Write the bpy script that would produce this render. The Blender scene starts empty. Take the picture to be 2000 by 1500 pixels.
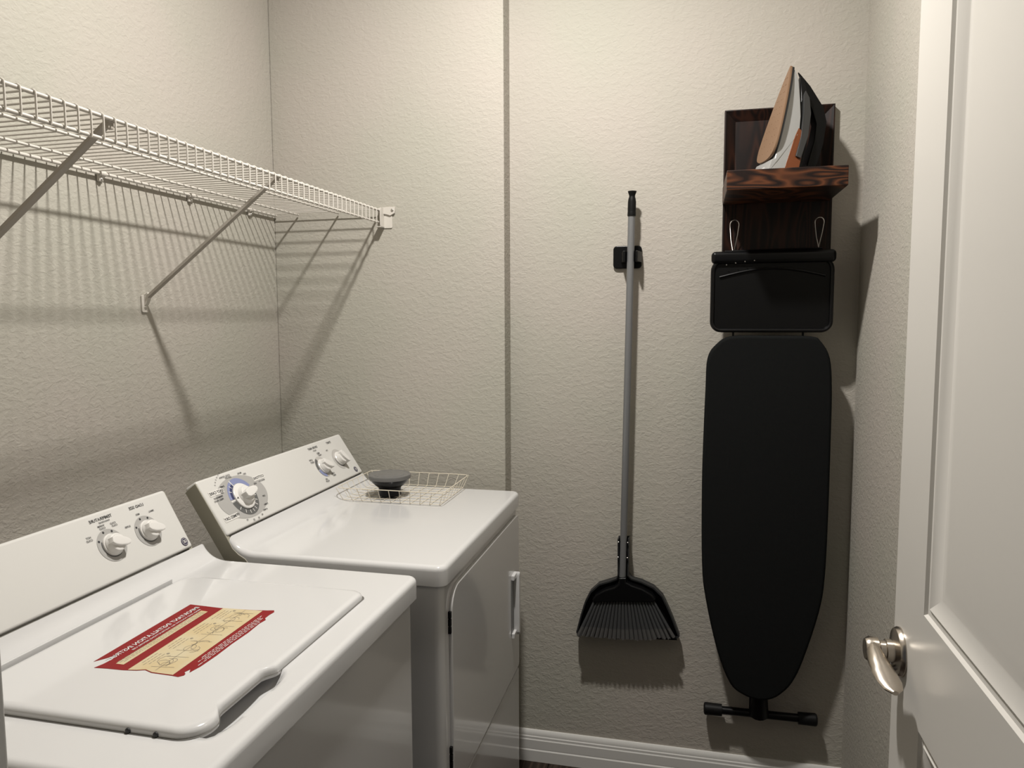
import bpy, bmesh, math, random
from mathutils import Vector, Matrix
random.seed(7)
S = bpy.context.scene
COL = S.collection

# ------------------------------------------------------------------ camera
CAM_H = 1.413
def cam_axes(yaw, pitch, roll):
    y, p, r = (math.radians(a) for a in (yaw, pitch, roll))
    f = Vector((-math.sin(y)*math.cos(p), math.cos(y)*math.cos(p), -math.sin(p)))
    rt = Vector((math.cos(y), math.sin(y), 0)); up = rt.cross(f)
    c, s = math.cos(r), math.sin(r)
    return rt*c + up*s, up*c - rt*s, f
rt, up, fw = cam_axes(13.4, 5.11, -0.225)
cd = bpy.data.cameras.new('camera'); cam = bpy.data.objects.new('camera', cd); COL.objects.link(cam)
cd.sensor_width = 36.0; cd.lens = 1458.7/2000*36.0; cd.clip_start = 0.01
m3 = Matrix((rt, up, -fw)).transposed().to_4x4(); m3.translation = (0, 0, CAM_H)
cam.matrix_world = m3
S.camera = cam

# ------------------------------------------------------------------ world, exposure
w = bpy.data.worlds.new('world'); S.world = w; w.use_nodes = True
w.node_tree.nodes['Background'].inputs[0].default_value = (0.80, 0.88, 1.0, 1)
w.node_tree.nodes['Background'].inputs[1].default_value = 0.06
S.view_settings.view_transform = 'Standard'; S.view_settings.look = 'None'
S.view_settings.gamma = 1.0; S.view_settings.use_curve_mapping = False
S.view_settings.exposure = 0.0
LAMP = (-0.36, 1.34, 2.712); LAMP_R = 0.050; LAMP_I = 14.6      # lens centre, radius, candela-like strength
LAMP_COLOR = (1.0, 0.965, 0.915)

# ------------------------------------------------------------------ materials
MATS = {}
def srgb(r, g, b):
    def c(v):
        v /= 255.0
        return v/12.92 if v <= 0.04045 else ((v+0.055)/1.055)**2.4
    return (c(r), c(g), c(b), 1)
def mat(name, color, rough=0.5, metal=0.0, coat=0.0, trans=0.0, ior=1.45, spec=0.5, alpha=1.0):
    m = bpy.data.materials.new(name); m.use_nodes = True
    b = m.node_tree.nodes['Principled BSDF']
    b.inputs['Base Color'].default_value = tuple(color[:3]) + (1,)
    b.inputs['Roughness'].default_value = rough; b.inputs['Metallic'].default_value = metal
    b.inputs['Coat Weight'].default_value = coat; b.inputs['Coat Roughness'].default_value = 0.06
    b.inputs['Transmission Weight'].default_value = trans; b.inputs['IOR'].default_value = ior
    b.inputs['Specular IOR Level'].default_value = spec
    b.inputs['Alpha'].default_value = alpha
    MATS[name] = m; return m
def nodes(m): return m.node_tree.nodes, m.node_tree.links, m.node_tree.nodes['Principled BSDF']
def add_bump(m, scale=(1, 1, 1), noise=((60, 1.0),), strength=0.5, dist=0.002, detail=3.0, ramp=None):
    N, L, b = nodes(m)
    tc = N.new('ShaderNodeTexCoord'); mp = N.new('ShaderNodeMapping'); mp.inputs['Scale'].default_value = scale
    L.new(tc.outputs['Object'], mp.inputs['Vector'])
    acc = None
    for sc, wgt in noise:
        n = N.new('ShaderNodeTexNoise'); n.inputs['Scale'].default_value = sc; n.inputs['Detail'].default_value = detail
        n.inputs['Distortion'].default_value = 0.6
        L.new(mp.outputs[0], n.inputs['Vector'])
        mu = N.new('ShaderNodeMath'); mu.operation = 'MULTIPLY'; mu.inputs[1].default_value = wgt
        if ramp:
            rp = N.new('ShaderNodeMapRange'); rp.interpolation_type = 'SMOOTHSTEP'
            rp.inputs['From Min'].default_value = ramp[0]; rp.inputs['From Max'].default_value = ramp[1]
            L.new(n.outputs['Fac'], rp.inputs['Value']); L.new(rp.outputs[0], mu.inputs[0])
        else:
            L.new(n.outputs['Fac'], mu.inputs[0])
        if acc is None: acc = mu
        else:
            ad = N.new('ShaderNodeMath'); ad.operation = 'ADD'; L.new(acc.outputs[0], ad.inputs[0]); L.new(mu.outputs[0], ad.inputs[1]); acc = ad
    bp = N.new('ShaderNodeBump'); bp.inputs['Strength'].default_value = strength; bp.inputs['Distance'].default_value = dist
    L.new(acc.outputs[0], bp.inputs['Height']); L.new(bp.outputs[0], b.inputs['Normal'])
    return tc
def color_noise(m, c1, c2, scale=3.0, detail=2.0, vec=(1, 1, 1), lo=0.35, hi=0.65, distort=0.0):
    N, L, b = nodes(m)
    tc = N.new('ShaderNodeTexCoord'); mp = N.new('ShaderNodeMapping'); mp.inputs['Scale'].default_value = vec
    L.new(tc.outputs['Object'], mp.inputs['Vector'])
    n = N.new('ShaderNodeTexNoise'); n.inputs['Scale'].default_value = scale; n.inputs['Detail'].default_value = detail
    n.inputs['Distortion'].default_value = distort
    L.new(mp.outputs[0], n.inputs['Vector'])
    r = N.new('ShaderNodeValToRGB'); r.color_ramp.elements[0].position = lo; r.color_ramp.elements[1].position = hi
    r.color_ramp.elements[0].color = tuple(c1[:3]) + (1,); r.color_ramp.elements[1].color = tuple(c2[:3]) + (1,)
    L.new(n.outputs['Fac'], r.inputs['Fac']); L.new(r.outputs['Color'], b.inputs['Base Color'])

mat('wall_paint', (0.365, 0.345, 0.302), 0.72, spec=0.3)
color_noise(MATS['wall_paint'], (0.355, 0.341, 0.293), (0.378, 0.347, 0.308), 2.2, 2)
add_bump(MATS['wall_paint'], (1, 1, 1.5), ((62, 1.0), (140, 0.35)), 0.40, 0.00115, 2.5, (0.40, 0.66))
mat('ceiling_paint', (0.50, 0.48, 0.44), 0.9)
add_bump(MATS['ceiling_paint'], (1, 1, 1), ((60, 1.0),), 0.4, 0.003)
mat('trim_white', (0.60, 0.59, 0.565), 0.38)
mat('door_paint', (0.56, 0.54, 0.505), 0.28)
mat('enamel', (0.53, 0.525, 0.52), 0.15, coat=0.5)
mat('console_white', (0.53, 0.52, 0.495), 0.34)
mat('knob_white', (0.60, 0.585, 0.56), 0.25)
mat('cap_beige', (0.30, 0.285, 0.23), 0.45)
mat('wire_white', (0.52, 0.49, 0.445), 0.4)
mat('wire_cream', (0.60, 0.545, 0.44), 0.4)
mat('brace_paint', (0.34, 0.31, 0.27), 0.45)
mat('black_plastic', (0.0035, 0.0035, 0.0035), 0.40, spec=0.18)
mat('black_gloss', (0.003, 0.003, 0.0033), 0.28, spec=0.25)
mat('grip_black', (0.004, 0.004, 0.004), 0.5, spec=0.2)
mat('pole_grey', (0.178, 0.181, 0.185), 0.38, metal=0.35)
mat('pan_grey', (0.022, 0.0225, 0.023), 0.45, spec=0.3)
mat('bristle', (0.040, 0.041, 0.042), 0.7, spec=0.2)
mat('bristle_tip', (0.060, 0.058, 0.056), 0.8, spec=0.2)
mat('board_cover', (0.0085, 0.009, 0.009), 0.9, spec=0.05)
add_bump(MATS['board_cover'], (1, 1, 1), ((900, 1.0), (14, 1.2)), 0.25, 0.001)
mat('steel', (0.55, 0.53, 0.50), 0.3, metal=1.0)
mat('nickel', (0.50, 0.45, 0.39), 0.26, metal=1.0)
mat('iron_silver', (0.34, 0.34, 0.333), 0.32, metal=0.25)
mat('iron_tank', (0.15, 0.042, 0.012), 0.25)
mat('iron_band', (0.030, 0.030, 0.030), 0.4)
mat('soleplate', (0.205, 0.125, 0.075), 0.5, metal=0.2)
mat('sole_hole', (0.20, 0.12, 0.07), 0.6)
mat('lid_clear', (0.135, 0.132, 0.128), 0.22, trans=0.12)
mat('ink_black', (0.02, 0.02, 0.022), 0.5)
mat('ink_grey', (0.07, 0.07, 0.07), 0.5)
mat('print_grey', (0.326, 0.318, 0.303), 0.4)
mat('print_ring', (0.407, 0.392, 0.37), 0.4)
mat('print_blue', (0.192, 0.215, 0.355), 0.4)
mat('print_navy', (0.03, 0.035, 0.09), 0.4)
mat('print_dark', (0.09, 0.09, 0.088), 0.4)
mat('print_white', (0.592, 0.577, 0.548), 0.4)
mat('logo_grey', (0.05, 0.045, 0.075), 0.4)
mat('sticker_red', (0.185, 0.010, 0.011), 0.5, spec=0.2)
mat('sticker_cream', (0.54, 0.459, 0.296), 0.45)
color_noise(MATS['sticker_cream'], (0.46, 0.365, 0.205), (0.475, 0.41, 0.27), 22, 3)
mat('sticker_ink', (0.22, 0.19, 0.14), 0.5)
mat('paper_white', (0.548, 0.533, 0.518), 0.5)
mat('seam_shade', (0.10, 0.095, 0.085), 0.6)
mat('recess_shade_grey', (0.16, 0.16, 0.16), 0.4)
mat('dark_gap', (0.012, 0.012, 0.012), 0.6)
mat('tray_pale', (0.70, 0.70, 0.70), 0.4)

def wood_mat(name, dark, light, vec, rough, scale=3.2, tone=(0.0, 1.0)):
    m = mat(name, dark, rough, spec=0.3); N, L, b = nodes(m)
    tc = N.new('ShaderNodeTexCoord'); mp = N.new('ShaderNodeMapping'); mp.inputs['Scale'].default_value = vec
    L.new(tc.outputs['Object'], mp.inputs['Vector'])
    n = N.new('ShaderNodeTexNoise'); n.inputs['Scale'].default_value = scale; n.inputs['Detail'].default_value = 1.0
    L.new(mp.outputs[0], n.inputs['Vector'])
    mu = N.new('ShaderNodeMath'); mu.operation = 'MULTIPLY'; mu.inputs[1].default_value = 9.0; L.new(n.outputs['Fac'], mu.inputs[0])
    sn = N.new('ShaderNodeMath'); sn.operation = 'PINGPONG'; sn.inputs[1].default_value = 0.5; L.new(mu.outputs[0], sn.inputs[0])
    r = N.new('ShaderNodeValToRGB'); e = r.color_ramp.elements
    e[0].position = 0.08; e[0].color = tuple(dark) + (1,); e[1].position = 0.46; e[1].color = tuple(light) + (1,)
    k = e.new(0.30); k.color = tuple(dark[i]*0.6+light[i]*0.4 for i in range(3)) + (1,)
    L.new(sn.outputs[0], r.inputs['Fac'])
    f = N.new('ShaderNodeTexNoise'); f.inputs['Scale'].default_value = 260; f.inputs['Detail'].default_value = 2
    L.new(mp.outputs[0], f.inputs['Vector'])
    mx = N.new('ShaderNodeMix'); mx.data_type = 'RGBA'; mx.blend_type = 'MULTIPLY'; mx.inputs['Factor'].default_value = 0.55
    L.new(r.outputs['Color'], mx.inputs['A']); L.new(f.outputs['Color'], mx.inputs['B'])
    L.new(mx.outputs['Result'], b.inputs['Base Color'])
    return m
wood_mat('rack_wood', (0.006, 0.0020, 0.0014), (0.030, 0.0095, 0.0045), (7.0, 7.0, 0.9), 0.5, 3.0)
wood_mat('shelf_wood', (0.010, 0.0036, 0.0024), (0.120, 0.040, 0.0150), (1.6, 1.6, 9.0), 0.45, 3.4)
wood_mat('floor_wood', (0.022, 0.014, 0.010), (0.060, 0.040, 0.030), (9.0, 0.9, 9.0), 0.45, 2.0)
gl = bpy.data.materials.new('lamp_glow'); gl.use_nodes = True
gn = gl.node_tree.nodes; gn.remove(gn['Principled BSDF']); em = gn.new('ShaderNodeEmission')
em.inputs[0].default_value = LAMP_COLOR + (1,)
em.inputs[1].default_value = LAMP_I/(math.pi*LAMP_R**2)
gl.node_tree.links.new(em.outputs[0], gn['Material Output'].inputs[0]); MATS['lamp_glow'] = gl

# ------------------------------------------------------------------ mesh helpers
class B:
    """collects verts / faces; every shape is in world metres"""
    def __init__(s): s.v = []; s.f = []; s.mi = []
    def add(s, vs, fs, mi=0):
        o = len(s.v); s.v += [tuple(p) for p in vs]; s.f += [tuple(i+o for i in f) for f in fs]; s.mi += [mi]*len(fs); return s
    def bm(s, bm, mi=0, fn=None):
        bm.verts.ensure_lookup_table(); bm.verts.index_update()
        vs = [v.co.copy() for v in bm.verts]
        if fn: vs = [fn(v) for v in vs]
        s.add(vs, [[v.index for v in f.verts] for f in bm.faces], mi); bm.free(); return s
    def box(s, x0, x1, y0, y1, z0, z1, r=0.0, seg=2, mi=0, fn=None, vert_r=None):
        bm = bmesh.new(); bmesh.ops.create_cube(bm, size=1.0)
        for v in bm.verts: v.co = Vector(((x0+x1)/2+v.co.x*(x1-x0), (y0+y1)/2+v.co.y*(y1-y0), (z0+z1)/2+v.co.z*(z1-z0)))
        if vert_r:
            ed = [e for e in bm.edges if abs(e.verts[0].co.z-e.verts[1].co.z) > 1e-6]
            bmesh.ops.bevel(bm, geom=ed, offset=vert_r, segments=5, profile=0.5, affect='EDGES', clamp_overlap=True)
        if r > 0:
            ed = [e for e in bm.edges if len(e.link_faces) == 2 and e.calc_face_angle() > 0.6]
            bmesh.ops.bevel(bm, geom=ed, offset=r, segments=seg, profile=0.5, affect='EDGES', clamp_overlap=True)
        return s.bm(bm, mi, fn)
    def tube(s, pts, r, n=8, cap=True, mi=0, closed=False):
        pts = [Vector(p) for p in pts]; N = len(pts)
        rr = r if isinstance(r, (list, tuple)) else [r]*N
        vs = []; fs = []; prev = None
        for i, p in enumerate(pts):
            if closed: d = (pts[(i+1) % N]-pts[i-1]).normalized()
            else: d = (pts[min(i+1, N-1)]-pts[max(i-1, 0)]).normalized()
            if prev is None:
                a = Vector((0, 0, 1)) if abs(d.z) < 0.9 else Vector((1, 0, 0))
                u = d.cross(a).normalized()
            else:
                u = (prev - d*prev.dot(d)).normalized()
            prev = u; w_ = d.cross(u)
            for k in range(n):
                t = 2*math.pi*k/n; vs.append(p + (u*math.cos(t)+w_*math.sin(t))*rr[i])
        M_ = N if closed else N-1
        for i in range(M_):
            j = (i+1) % N
            for k in range(n): fs.append((i*n+k, i*n+(k+1) % n, j*n+(k+1) % n, j*n+k))
        if cap and not closed:
            fs.append(tuple(range(n-1, -1, -1))); fs.append(tuple((N-1)*n+k for k in range(n)))
        return s.add(vs, fs, mi)
    def lathe(s, prof, o, ax=(0, 0, 1), n=24, mi=0, cap=True, a0=0.0, a1=2*math.pi):
        ax = Vector(ax).normalized(); a = Vector((0, 0, 1)) if abs(ax.z) < 0.9 else Vector((1, 0, 0))
        u = ax.cross(a).normalized(); w_ = ax.cross(u); o = Vector(o); vs = []; fs = []
        for r, h in prof:
            for k in range(n):
                t = 2*math.pi*k/n; vs.append(o+ax*h+(u*math.cos(t)+w_*math.sin(t))*r)
        for i in range(len(prof)-1):
            for k in range(n): fs.append((i*n+k, i*n+(k+1) % n, (i+1)*n+(k+1) % n, (i+1)*n+k))
        if cap:
            fs.append(tuple(range(n-1, -1, -1))); fs.append(tuple((len(prof)-1)*n+k for k in range(n)))
        return s.add(vs, fs, mi)
    def prism(s, pts, fn, t0, t1, bev=0.0, mi=0, seg=2):
        """2-D outline pts -> solid; fn(a, b, t) gives the world point"""
        bm = bmesh.new()
        lo = [bm.verts.new((a, b, t0)) for a, b in pts]
        f = bm.faces.new(lo)
        r = bmesh.ops.extrude_face_region(bm, geom=[f])
        for e in r['geom']:
            if isinstance(e, bmesh.types.BMVert): e.co.z = t1
        bmesh.ops.recalc_face_normals(bm, faces=bm.faces)
        if bev:
            ed = [e for e in bm.edges if len(e.link_faces) == 2 and abs(e.verts[0].co.z-e.verts[1].co.z) < 1e-7]
            bmesh.ops.bevel(bm, geom=ed, offset=bev, segments=seg, profile=0.5, affect='EDGES', clamp_overlap=True)
        return s.bm(bm, mi, lambda v: Vector(fn(v.x, v.y, v.z)))
    def flat(s, pts, mi=0): return s.add(pts, [tuple(range(len(pts)))], mi)

def base_of(p):
    o = Vector((0, 0, 0))
    while p: o = o + p.location; p = p.parent
    return o
def obj(name, b, m, parent=None, smooth=True, ang=40, loc=None):
    ms = m if isinstance(m, (list, tuple)) else [m]
    o0 = base_of(parent) if parent else Vector((0, 0, 0))
    if loc: o0 = o0 + Vector(loc)
    me = bpy.data.meshes.new(name)
    me.from_pydata([tuple(Vector(v)-o0) for v in b.v], [], b.f)
    for k in ms: me.materials.append(MATS[k])
    me.polygons.foreach_set('material_index', b.mi)
    bm = bmesh.new(); bm.from_mesh(me); bmesh.ops.recalc_face_normals(bm, faces=bm.faces); bm.to_mesh(me); bm.free()
    if smooth:
        me.shade_smooth()
        me.set_sharp_from_angle(angle=math.radians(ang))
    ob = bpy.data.objects.new(name, me); COL.objects.link(ob)
    if smooth and ang != 60:
        wn = ob.modifiers.new('weighted_normal', 'WEIGHTED_NORMAL'); wn.keep_sharp = True; wn.weight = 100
    if loc: ob.location = loc
    if parent: ob.parent = parent
    return ob
def thing(name, label, cat, loc, group=None):
    o = bpy.data.objects.new(name, None); COL.objects.link(o); o.location = loc; o.empty_display_size = 0.05
    o['label'] = label; o['category'] = cat
    if group: o['group'] = group
    return o
def tag(o, label, cat):
    o['label'] = label; o['category'] = cat; return o
def struct(o, label=None):
    o['kind'] = 'structure'
    if label: o['label'] = label
    return o
def rounded(a0, a1, b0, b1, r, n=6):
    """rounded rectangle outline; r may be 4 radii (a0b0, a1b0, a1b1, a0b1)"""
    rs = r if isinstance(r, (list, tuple)) else (r,)*4; out = []
    for (cx, cy, t0), q in zip(((a0, b0, math.pi), (a1, b0, 1.5*math.pi), (a1, b1, 0), (a0, b1, 0.5*math.pi)), rs):
        sx = 1 if cx == a0 else -1; sy = 1 if cy == b0 else -1
        for k in range(n+1):
            t = t0+0.5*math.pi*k/n; out.append((cx+sx*q+q*math.cos(t), cy+sy*q+q*math.sin(t)))
    return out
def smooth_closed(pts, n=4):
    out = []; N = len(pts)
    for i in range(N):
        p0, p1, p2, p3 = pts[i-1], pts[i], pts[(i+1) % N], pts[(i+2) % N]
        for k in range(n):
            t = k/n
            out.append(tuple(0.5*((2*p1[j])+(-p0[j]+p2[j])*t+(2*p0[j]-5*p1[j]+4*p2[j]-p3[j])*t*t+(-p0[j]+3*p1[j]-3*p2[j]+p3[j])*t**3) for j in range(2)))
    return out
TXT = {}
def text2d(st, size, align='CENTER'):
    key = (st, align)
    if key not in TXT:
        c = bpy.data.curves.new('t', 'FONT'); c.body = st; c.size = 1.0; c.align_x = align; c.align_y = 'CENTER'; c.resolution_u = 3; c.offset = 0.014
        o = bpy.data.objects.new('t', c); COL.objects.link(o)
        dg = bpy.context.evaluated_depsgraph_get(); me = o.evaluated_get(dg).to_mesh()
        TXT[key] = ([(v.co.x, v.co.y) for v in me.vertices], [tuple(p.vertices) for p in me.polygons])
        o.evaluated_get(dg).to_mesh_clear(); bpy.data.objects.remove(o); bpy.data.curves.remove(c)
    vs, fs = TXT[key]
    return [(x*size, y*size) for x, y in vs], fs

# ------------------------------------------------------------------ setting
XL, XR, YB, YP, YF, ZC = -1.288, 0.450, 2.236, 2.165, 0.375, 2.74
XP = -0.537
T = 0.12
struct(obj('wall_left', B().box(XL-T, XL, YF-T, YB+T, 0, ZC), 'wall_paint', smooth=False))
struct(obj('wall_right', B().box(XR, XR+T, YF-T, YB+T, 0, ZC), 'wall_paint', smooth=False))
struct(obj('wall_back', B().box(XP-0.05, XR+T, YB, YB+T, 0, ZC), 'wall_paint', smooth=False))
struct(obj('wall_pier', B().box(XL, XP, YP, YB+T, 0, ZC, 0.004), 'wall_paint'))
JX0, JX1, ZD = -0.4302, 0.338, 2.05
wf = B()
wf.box(XL-T, JX0-0.018, YF-0.115, YF, 0, ZC); wf.box(JX1+0.018, XR+T, YF-0.115, YF, 0, ZC); wf.box(JX0-0.018, JX1+0.018, YF-0.115, YF, ZD+0.018, ZC)
struct(obj('wall_front', wf, 'wall_paint', smooth=False))
tr = B(); tr.box(JX0-0.018, JX0, YF-0.117, YF+0.002, 0, ZD, 0.002); tr.box(JX1, JX1+0.018, YF-0.117, YF+0.002, 0, ZD, 0.002); tr.box(JX0-0.018, JX1+0.018, YF-0.117, YF+0.002, ZD, ZD+0.018, 0.002)
struct(obj('trim_1', tr, 'trim_white'))
struct(obj('ceiling', B().box(XL-T, XR+T, YF-T, YB+T, ZC, ZC+0.1), 'ceiling_paint', smooth=False))
fl = struct(obj('floor', B().box(XL-T, XR+T, -0.9, YB+T, -0.06, -0.012), 'dark_gap', smooth=False))
pw, px = 0.125, XL
col_i = 0
while px < XR:
    x1 = min(px+pw-0.0015, XR); y = -0.9 + (col_i*0.43) % 0.7 - 0.7
    while y < YB:
        y0, y1 = max(y, -0.9), min(y+1.1, YB)
        if y1-y0 > 0.02: obj('plank', B().box(px, x1, y0, y1-0.0015, -0.012, 0.0, 0.0012, 1), 'floor_wood', fl)
        y += 1.1
    px += pw; col_i += 1
# baseboards: moulded profile (distance from wall, height)
BP = [(0, 0), (0.015, 0), (0.015, 0.036), (0.0125, 0.040), (0.0135, 0.043), (0.0135, 0.070), (0.0115, 0.0735), (0.0115, 0.080), (0.0095, 0.083), (0.0095, 0.089), (0.007, 0.096), (0.004, 0.1), (0, 0.1)]
def baseboard(name, p0, p1, inward):
    d = Vector(p1)-Vector(p0); iw = Vector(inward); b = B(); n = len(BP)
    vs = [Vector(p0)+iw*a+Vector((0, 0, h)) for a, h in BP]+[Vector(p1)+iw*a+Vector((0, 0, h)) for a, h in BP]
    fs = [(i, (i+1) % n, n+(i+1) % n, n+i) for i in range(n)]+[tuple(range(n)), tuple(range(2*n-1, n-1, -1))]
    b.add(vs, fs); struct(obj(name, b, 'trim_white', ang=25))
baseboard('baseboard_back', (XP, YB, 0), (XR, YB, 0), (0, -1, 0))
baseboard('baseboard_right', (XR, YF, 0), (XR, YB-0.015, 0), (-1, 0, 0))
baseboard('baseboard_left', (XL, YF, 0), (XL, YP-0.015, 0), (1, 0, 0))
baseboard('baseboard_pier', (XL, YP, 0), (XP-0.001, YP, 0), (0, -1, 0))

# ------------------------------------------------------------------ ceiling lamp (above the frame)
t = thing('ceiling_light', 'small round flush ceiling light above the washer and dryer', 'lamp', (LAMP[0], LAMP[1], ZC))
obj('trim_ring', B().lathe([(0.02, 0), (0.085, 0), (0.085, -0.008), (0.076, -0.022), (LAMP_R+0.003, -0.026), (LAMP_R+0.001, -(ZC-LAMP[2])+0.001), (0.02, -(ZC-LAMP[2])+0.003)], (LAMP[0], LAMP[1], ZC-0.0005), n=40), 'trim_white', t)
obj('lens', B().flat([(LAMP[0]+LAMP_R*math.cos(2*math.pi*k/32), LAMP[1]-LAMP_R*math.sin(2*math.pi*k/32), LAMP[2]) for k in range(32)]), 'lamp_glow', t, smooth=False)

# ------------------------------------------------------------------ door
DX, DT, DY0, DY1, DZ0, DZ1 = 0.290, 0.035, 0.386, 1.126, 0.012, 2.04
def door_mesh():
    b = B()
    PAN = [(0.512, 0.998, 1.040, 1.915), (0.512, 0.998, 0.225, 0.888)]
    ys = [DY0, 0.512, 0.998, DY1]; zs = [DZ0, 0.225, 0.888, 1.040, 1.915, DZ1]
    steps = [(0, 0), (0.003, 0.004), (0.009, 0.005), (0.013, 0.0025), (0.030, 0.010), (0.034, 0.0105), (0.060, 0.006)]
    for xf, sg in ((DX, 1), (DX+DT, -1)):
        for i in range(3):
            for j in range(5):
                y0, y1, z0, z1 = ys[i], ys[i+1], zs[j], zs[j+1]
                if i == 1 and j in (1, 3):
                    rings = []
                    for ins, dep in steps:
                        x = xf+sg*dep
                        rings.append([(x, y0+ins, z0+ins), (x, y1-ins, z0+ins), (x, y1-ins, z1-ins), (x, y0+ins, z1-ins)])
                    vs = [p for r in rings for p in r]; fs = []
                    for k in range(len(rings)-1):
                        for q in range(4): fs.append((k*4+q, k*4+(q+1) % 4, (k+1)*4+(q+1) % 4, (k+1)*4+q))
                    fs.append(tuple((len(rings)-1)*4+q for q in range(4))); b.add(vs, fs)
                else:
                    b.flat([(xf, y0, z0), (xf, y1, z0), (xf, y1, z1), (xf, y0, z1)])
    x0, x1 = DX, DX+DT
    b.flat([(x0, DY0, DZ0), (x1, DY0, DZ0), (x1, DY1, DZ0), (x0, DY1, DZ0)]); b.flat([(x0, DY0, DZ1), (x1, DY0, DZ1), (x1, DY1, DZ1), (x0, DY1, DZ1)])
    b.flat([(x0, DY0, DZ0), (x1, DY0, DZ0), (x1, DY0, DZ1), (x0, DY0, DZ1)]); b.flat([(x0, DY1, DZ0), (x1, DY1, DZ0), (x1, DY1, DZ1), (x0, DY1, DZ1)])
    return b
d1 = struct(obj('door_1', door_mesh(), 'door_paint', ang=20), 'white two-panel door standing open along the right wall')
KY, KZ = 1.091, 0.951
def lever(side):
    x0 = DX if side < 0 else DX+DT; s = side
    h = obj('door_handle', B().lathe([(0.0335, 0), (0.0335, 0.003), (0.031, 0.007), (0.024, 0.0085), (0.0155, 0.010), (0.0155, 0.019), (0.0130, 0.020), (0.0130, 0.030)], (x0, KY, KZ), (s, 0, 0), 36), 'nickel', d1)
    h['label'] = 'satin nickel lever handle'
    # hub and curved flat lever
    lv = B(); lv.lathe([(0.0120, 0.026), (0.0165, 0.029), (0.0175, 0.040), (0.014, 0.0455), (0.006, 0.0465)], (x0, KY, KZ), (s, 0, 0), 28)
    path = [(0.0365, 0.012, 0.0), (0.0365, -0.006, 0.0), (0.0365, -0.022, -0.001), (0.035, -0.040, -0.004), (0.0325, -0.056, -0.008), (0.030, -0.072, -0.0125), (0.0285, -0.084, -0.0155), (0.028, -0.092, -0.0165)]
    wid = [0.0060, 0.0085, 0.0115, 0.0140, 0.0155, 0.0150, 0.0115, 0.004]; thk = [0.014, 0.015, 0.0125, 0.0085, 0.006, 0.005, 0.004, 0.003]; n = len(path); vs = []; fs = []
    for (dx, dy, dz), wd, tk in zip(path, wid, thk):
        for k in range(12):
            a = 2*math.pi*k/12
            vs.append((x0+s*(dx+wd*math.cos(a)), KY+dy, KZ+dz+tk*math.sin(a)))
    for i in range(n-1):
        for k in range(12): fs.append((i*12+k, i*12+(k+1) % 12, (i+1)*12+(k+1) % 12, (i+1)*12+k))
    fs += [tuple(range(12)), tuple((n-1)*12+k for k in range(12))]
    lv.add(vs, fs); obj('lever', lv, 'nickel', h)
    obj('privacy_pin', B().lathe([(0.004, 0.009), (0.0045, 0.016), (0.002, 0.018)], (x0, KY-0.002, KZ-0.0235), (s, 0, 0), 12), 'steel', h)
lever(-1)
for z in (0.25, 1.02, 1.80): obj('hinge', B().tube([(DX+DT+0.004, DY0-0.002, z-0.045), (DX+DT+0.004, DY0-0.002, z+0.045)], 0.006, 10), 'nickel', d1)

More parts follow.
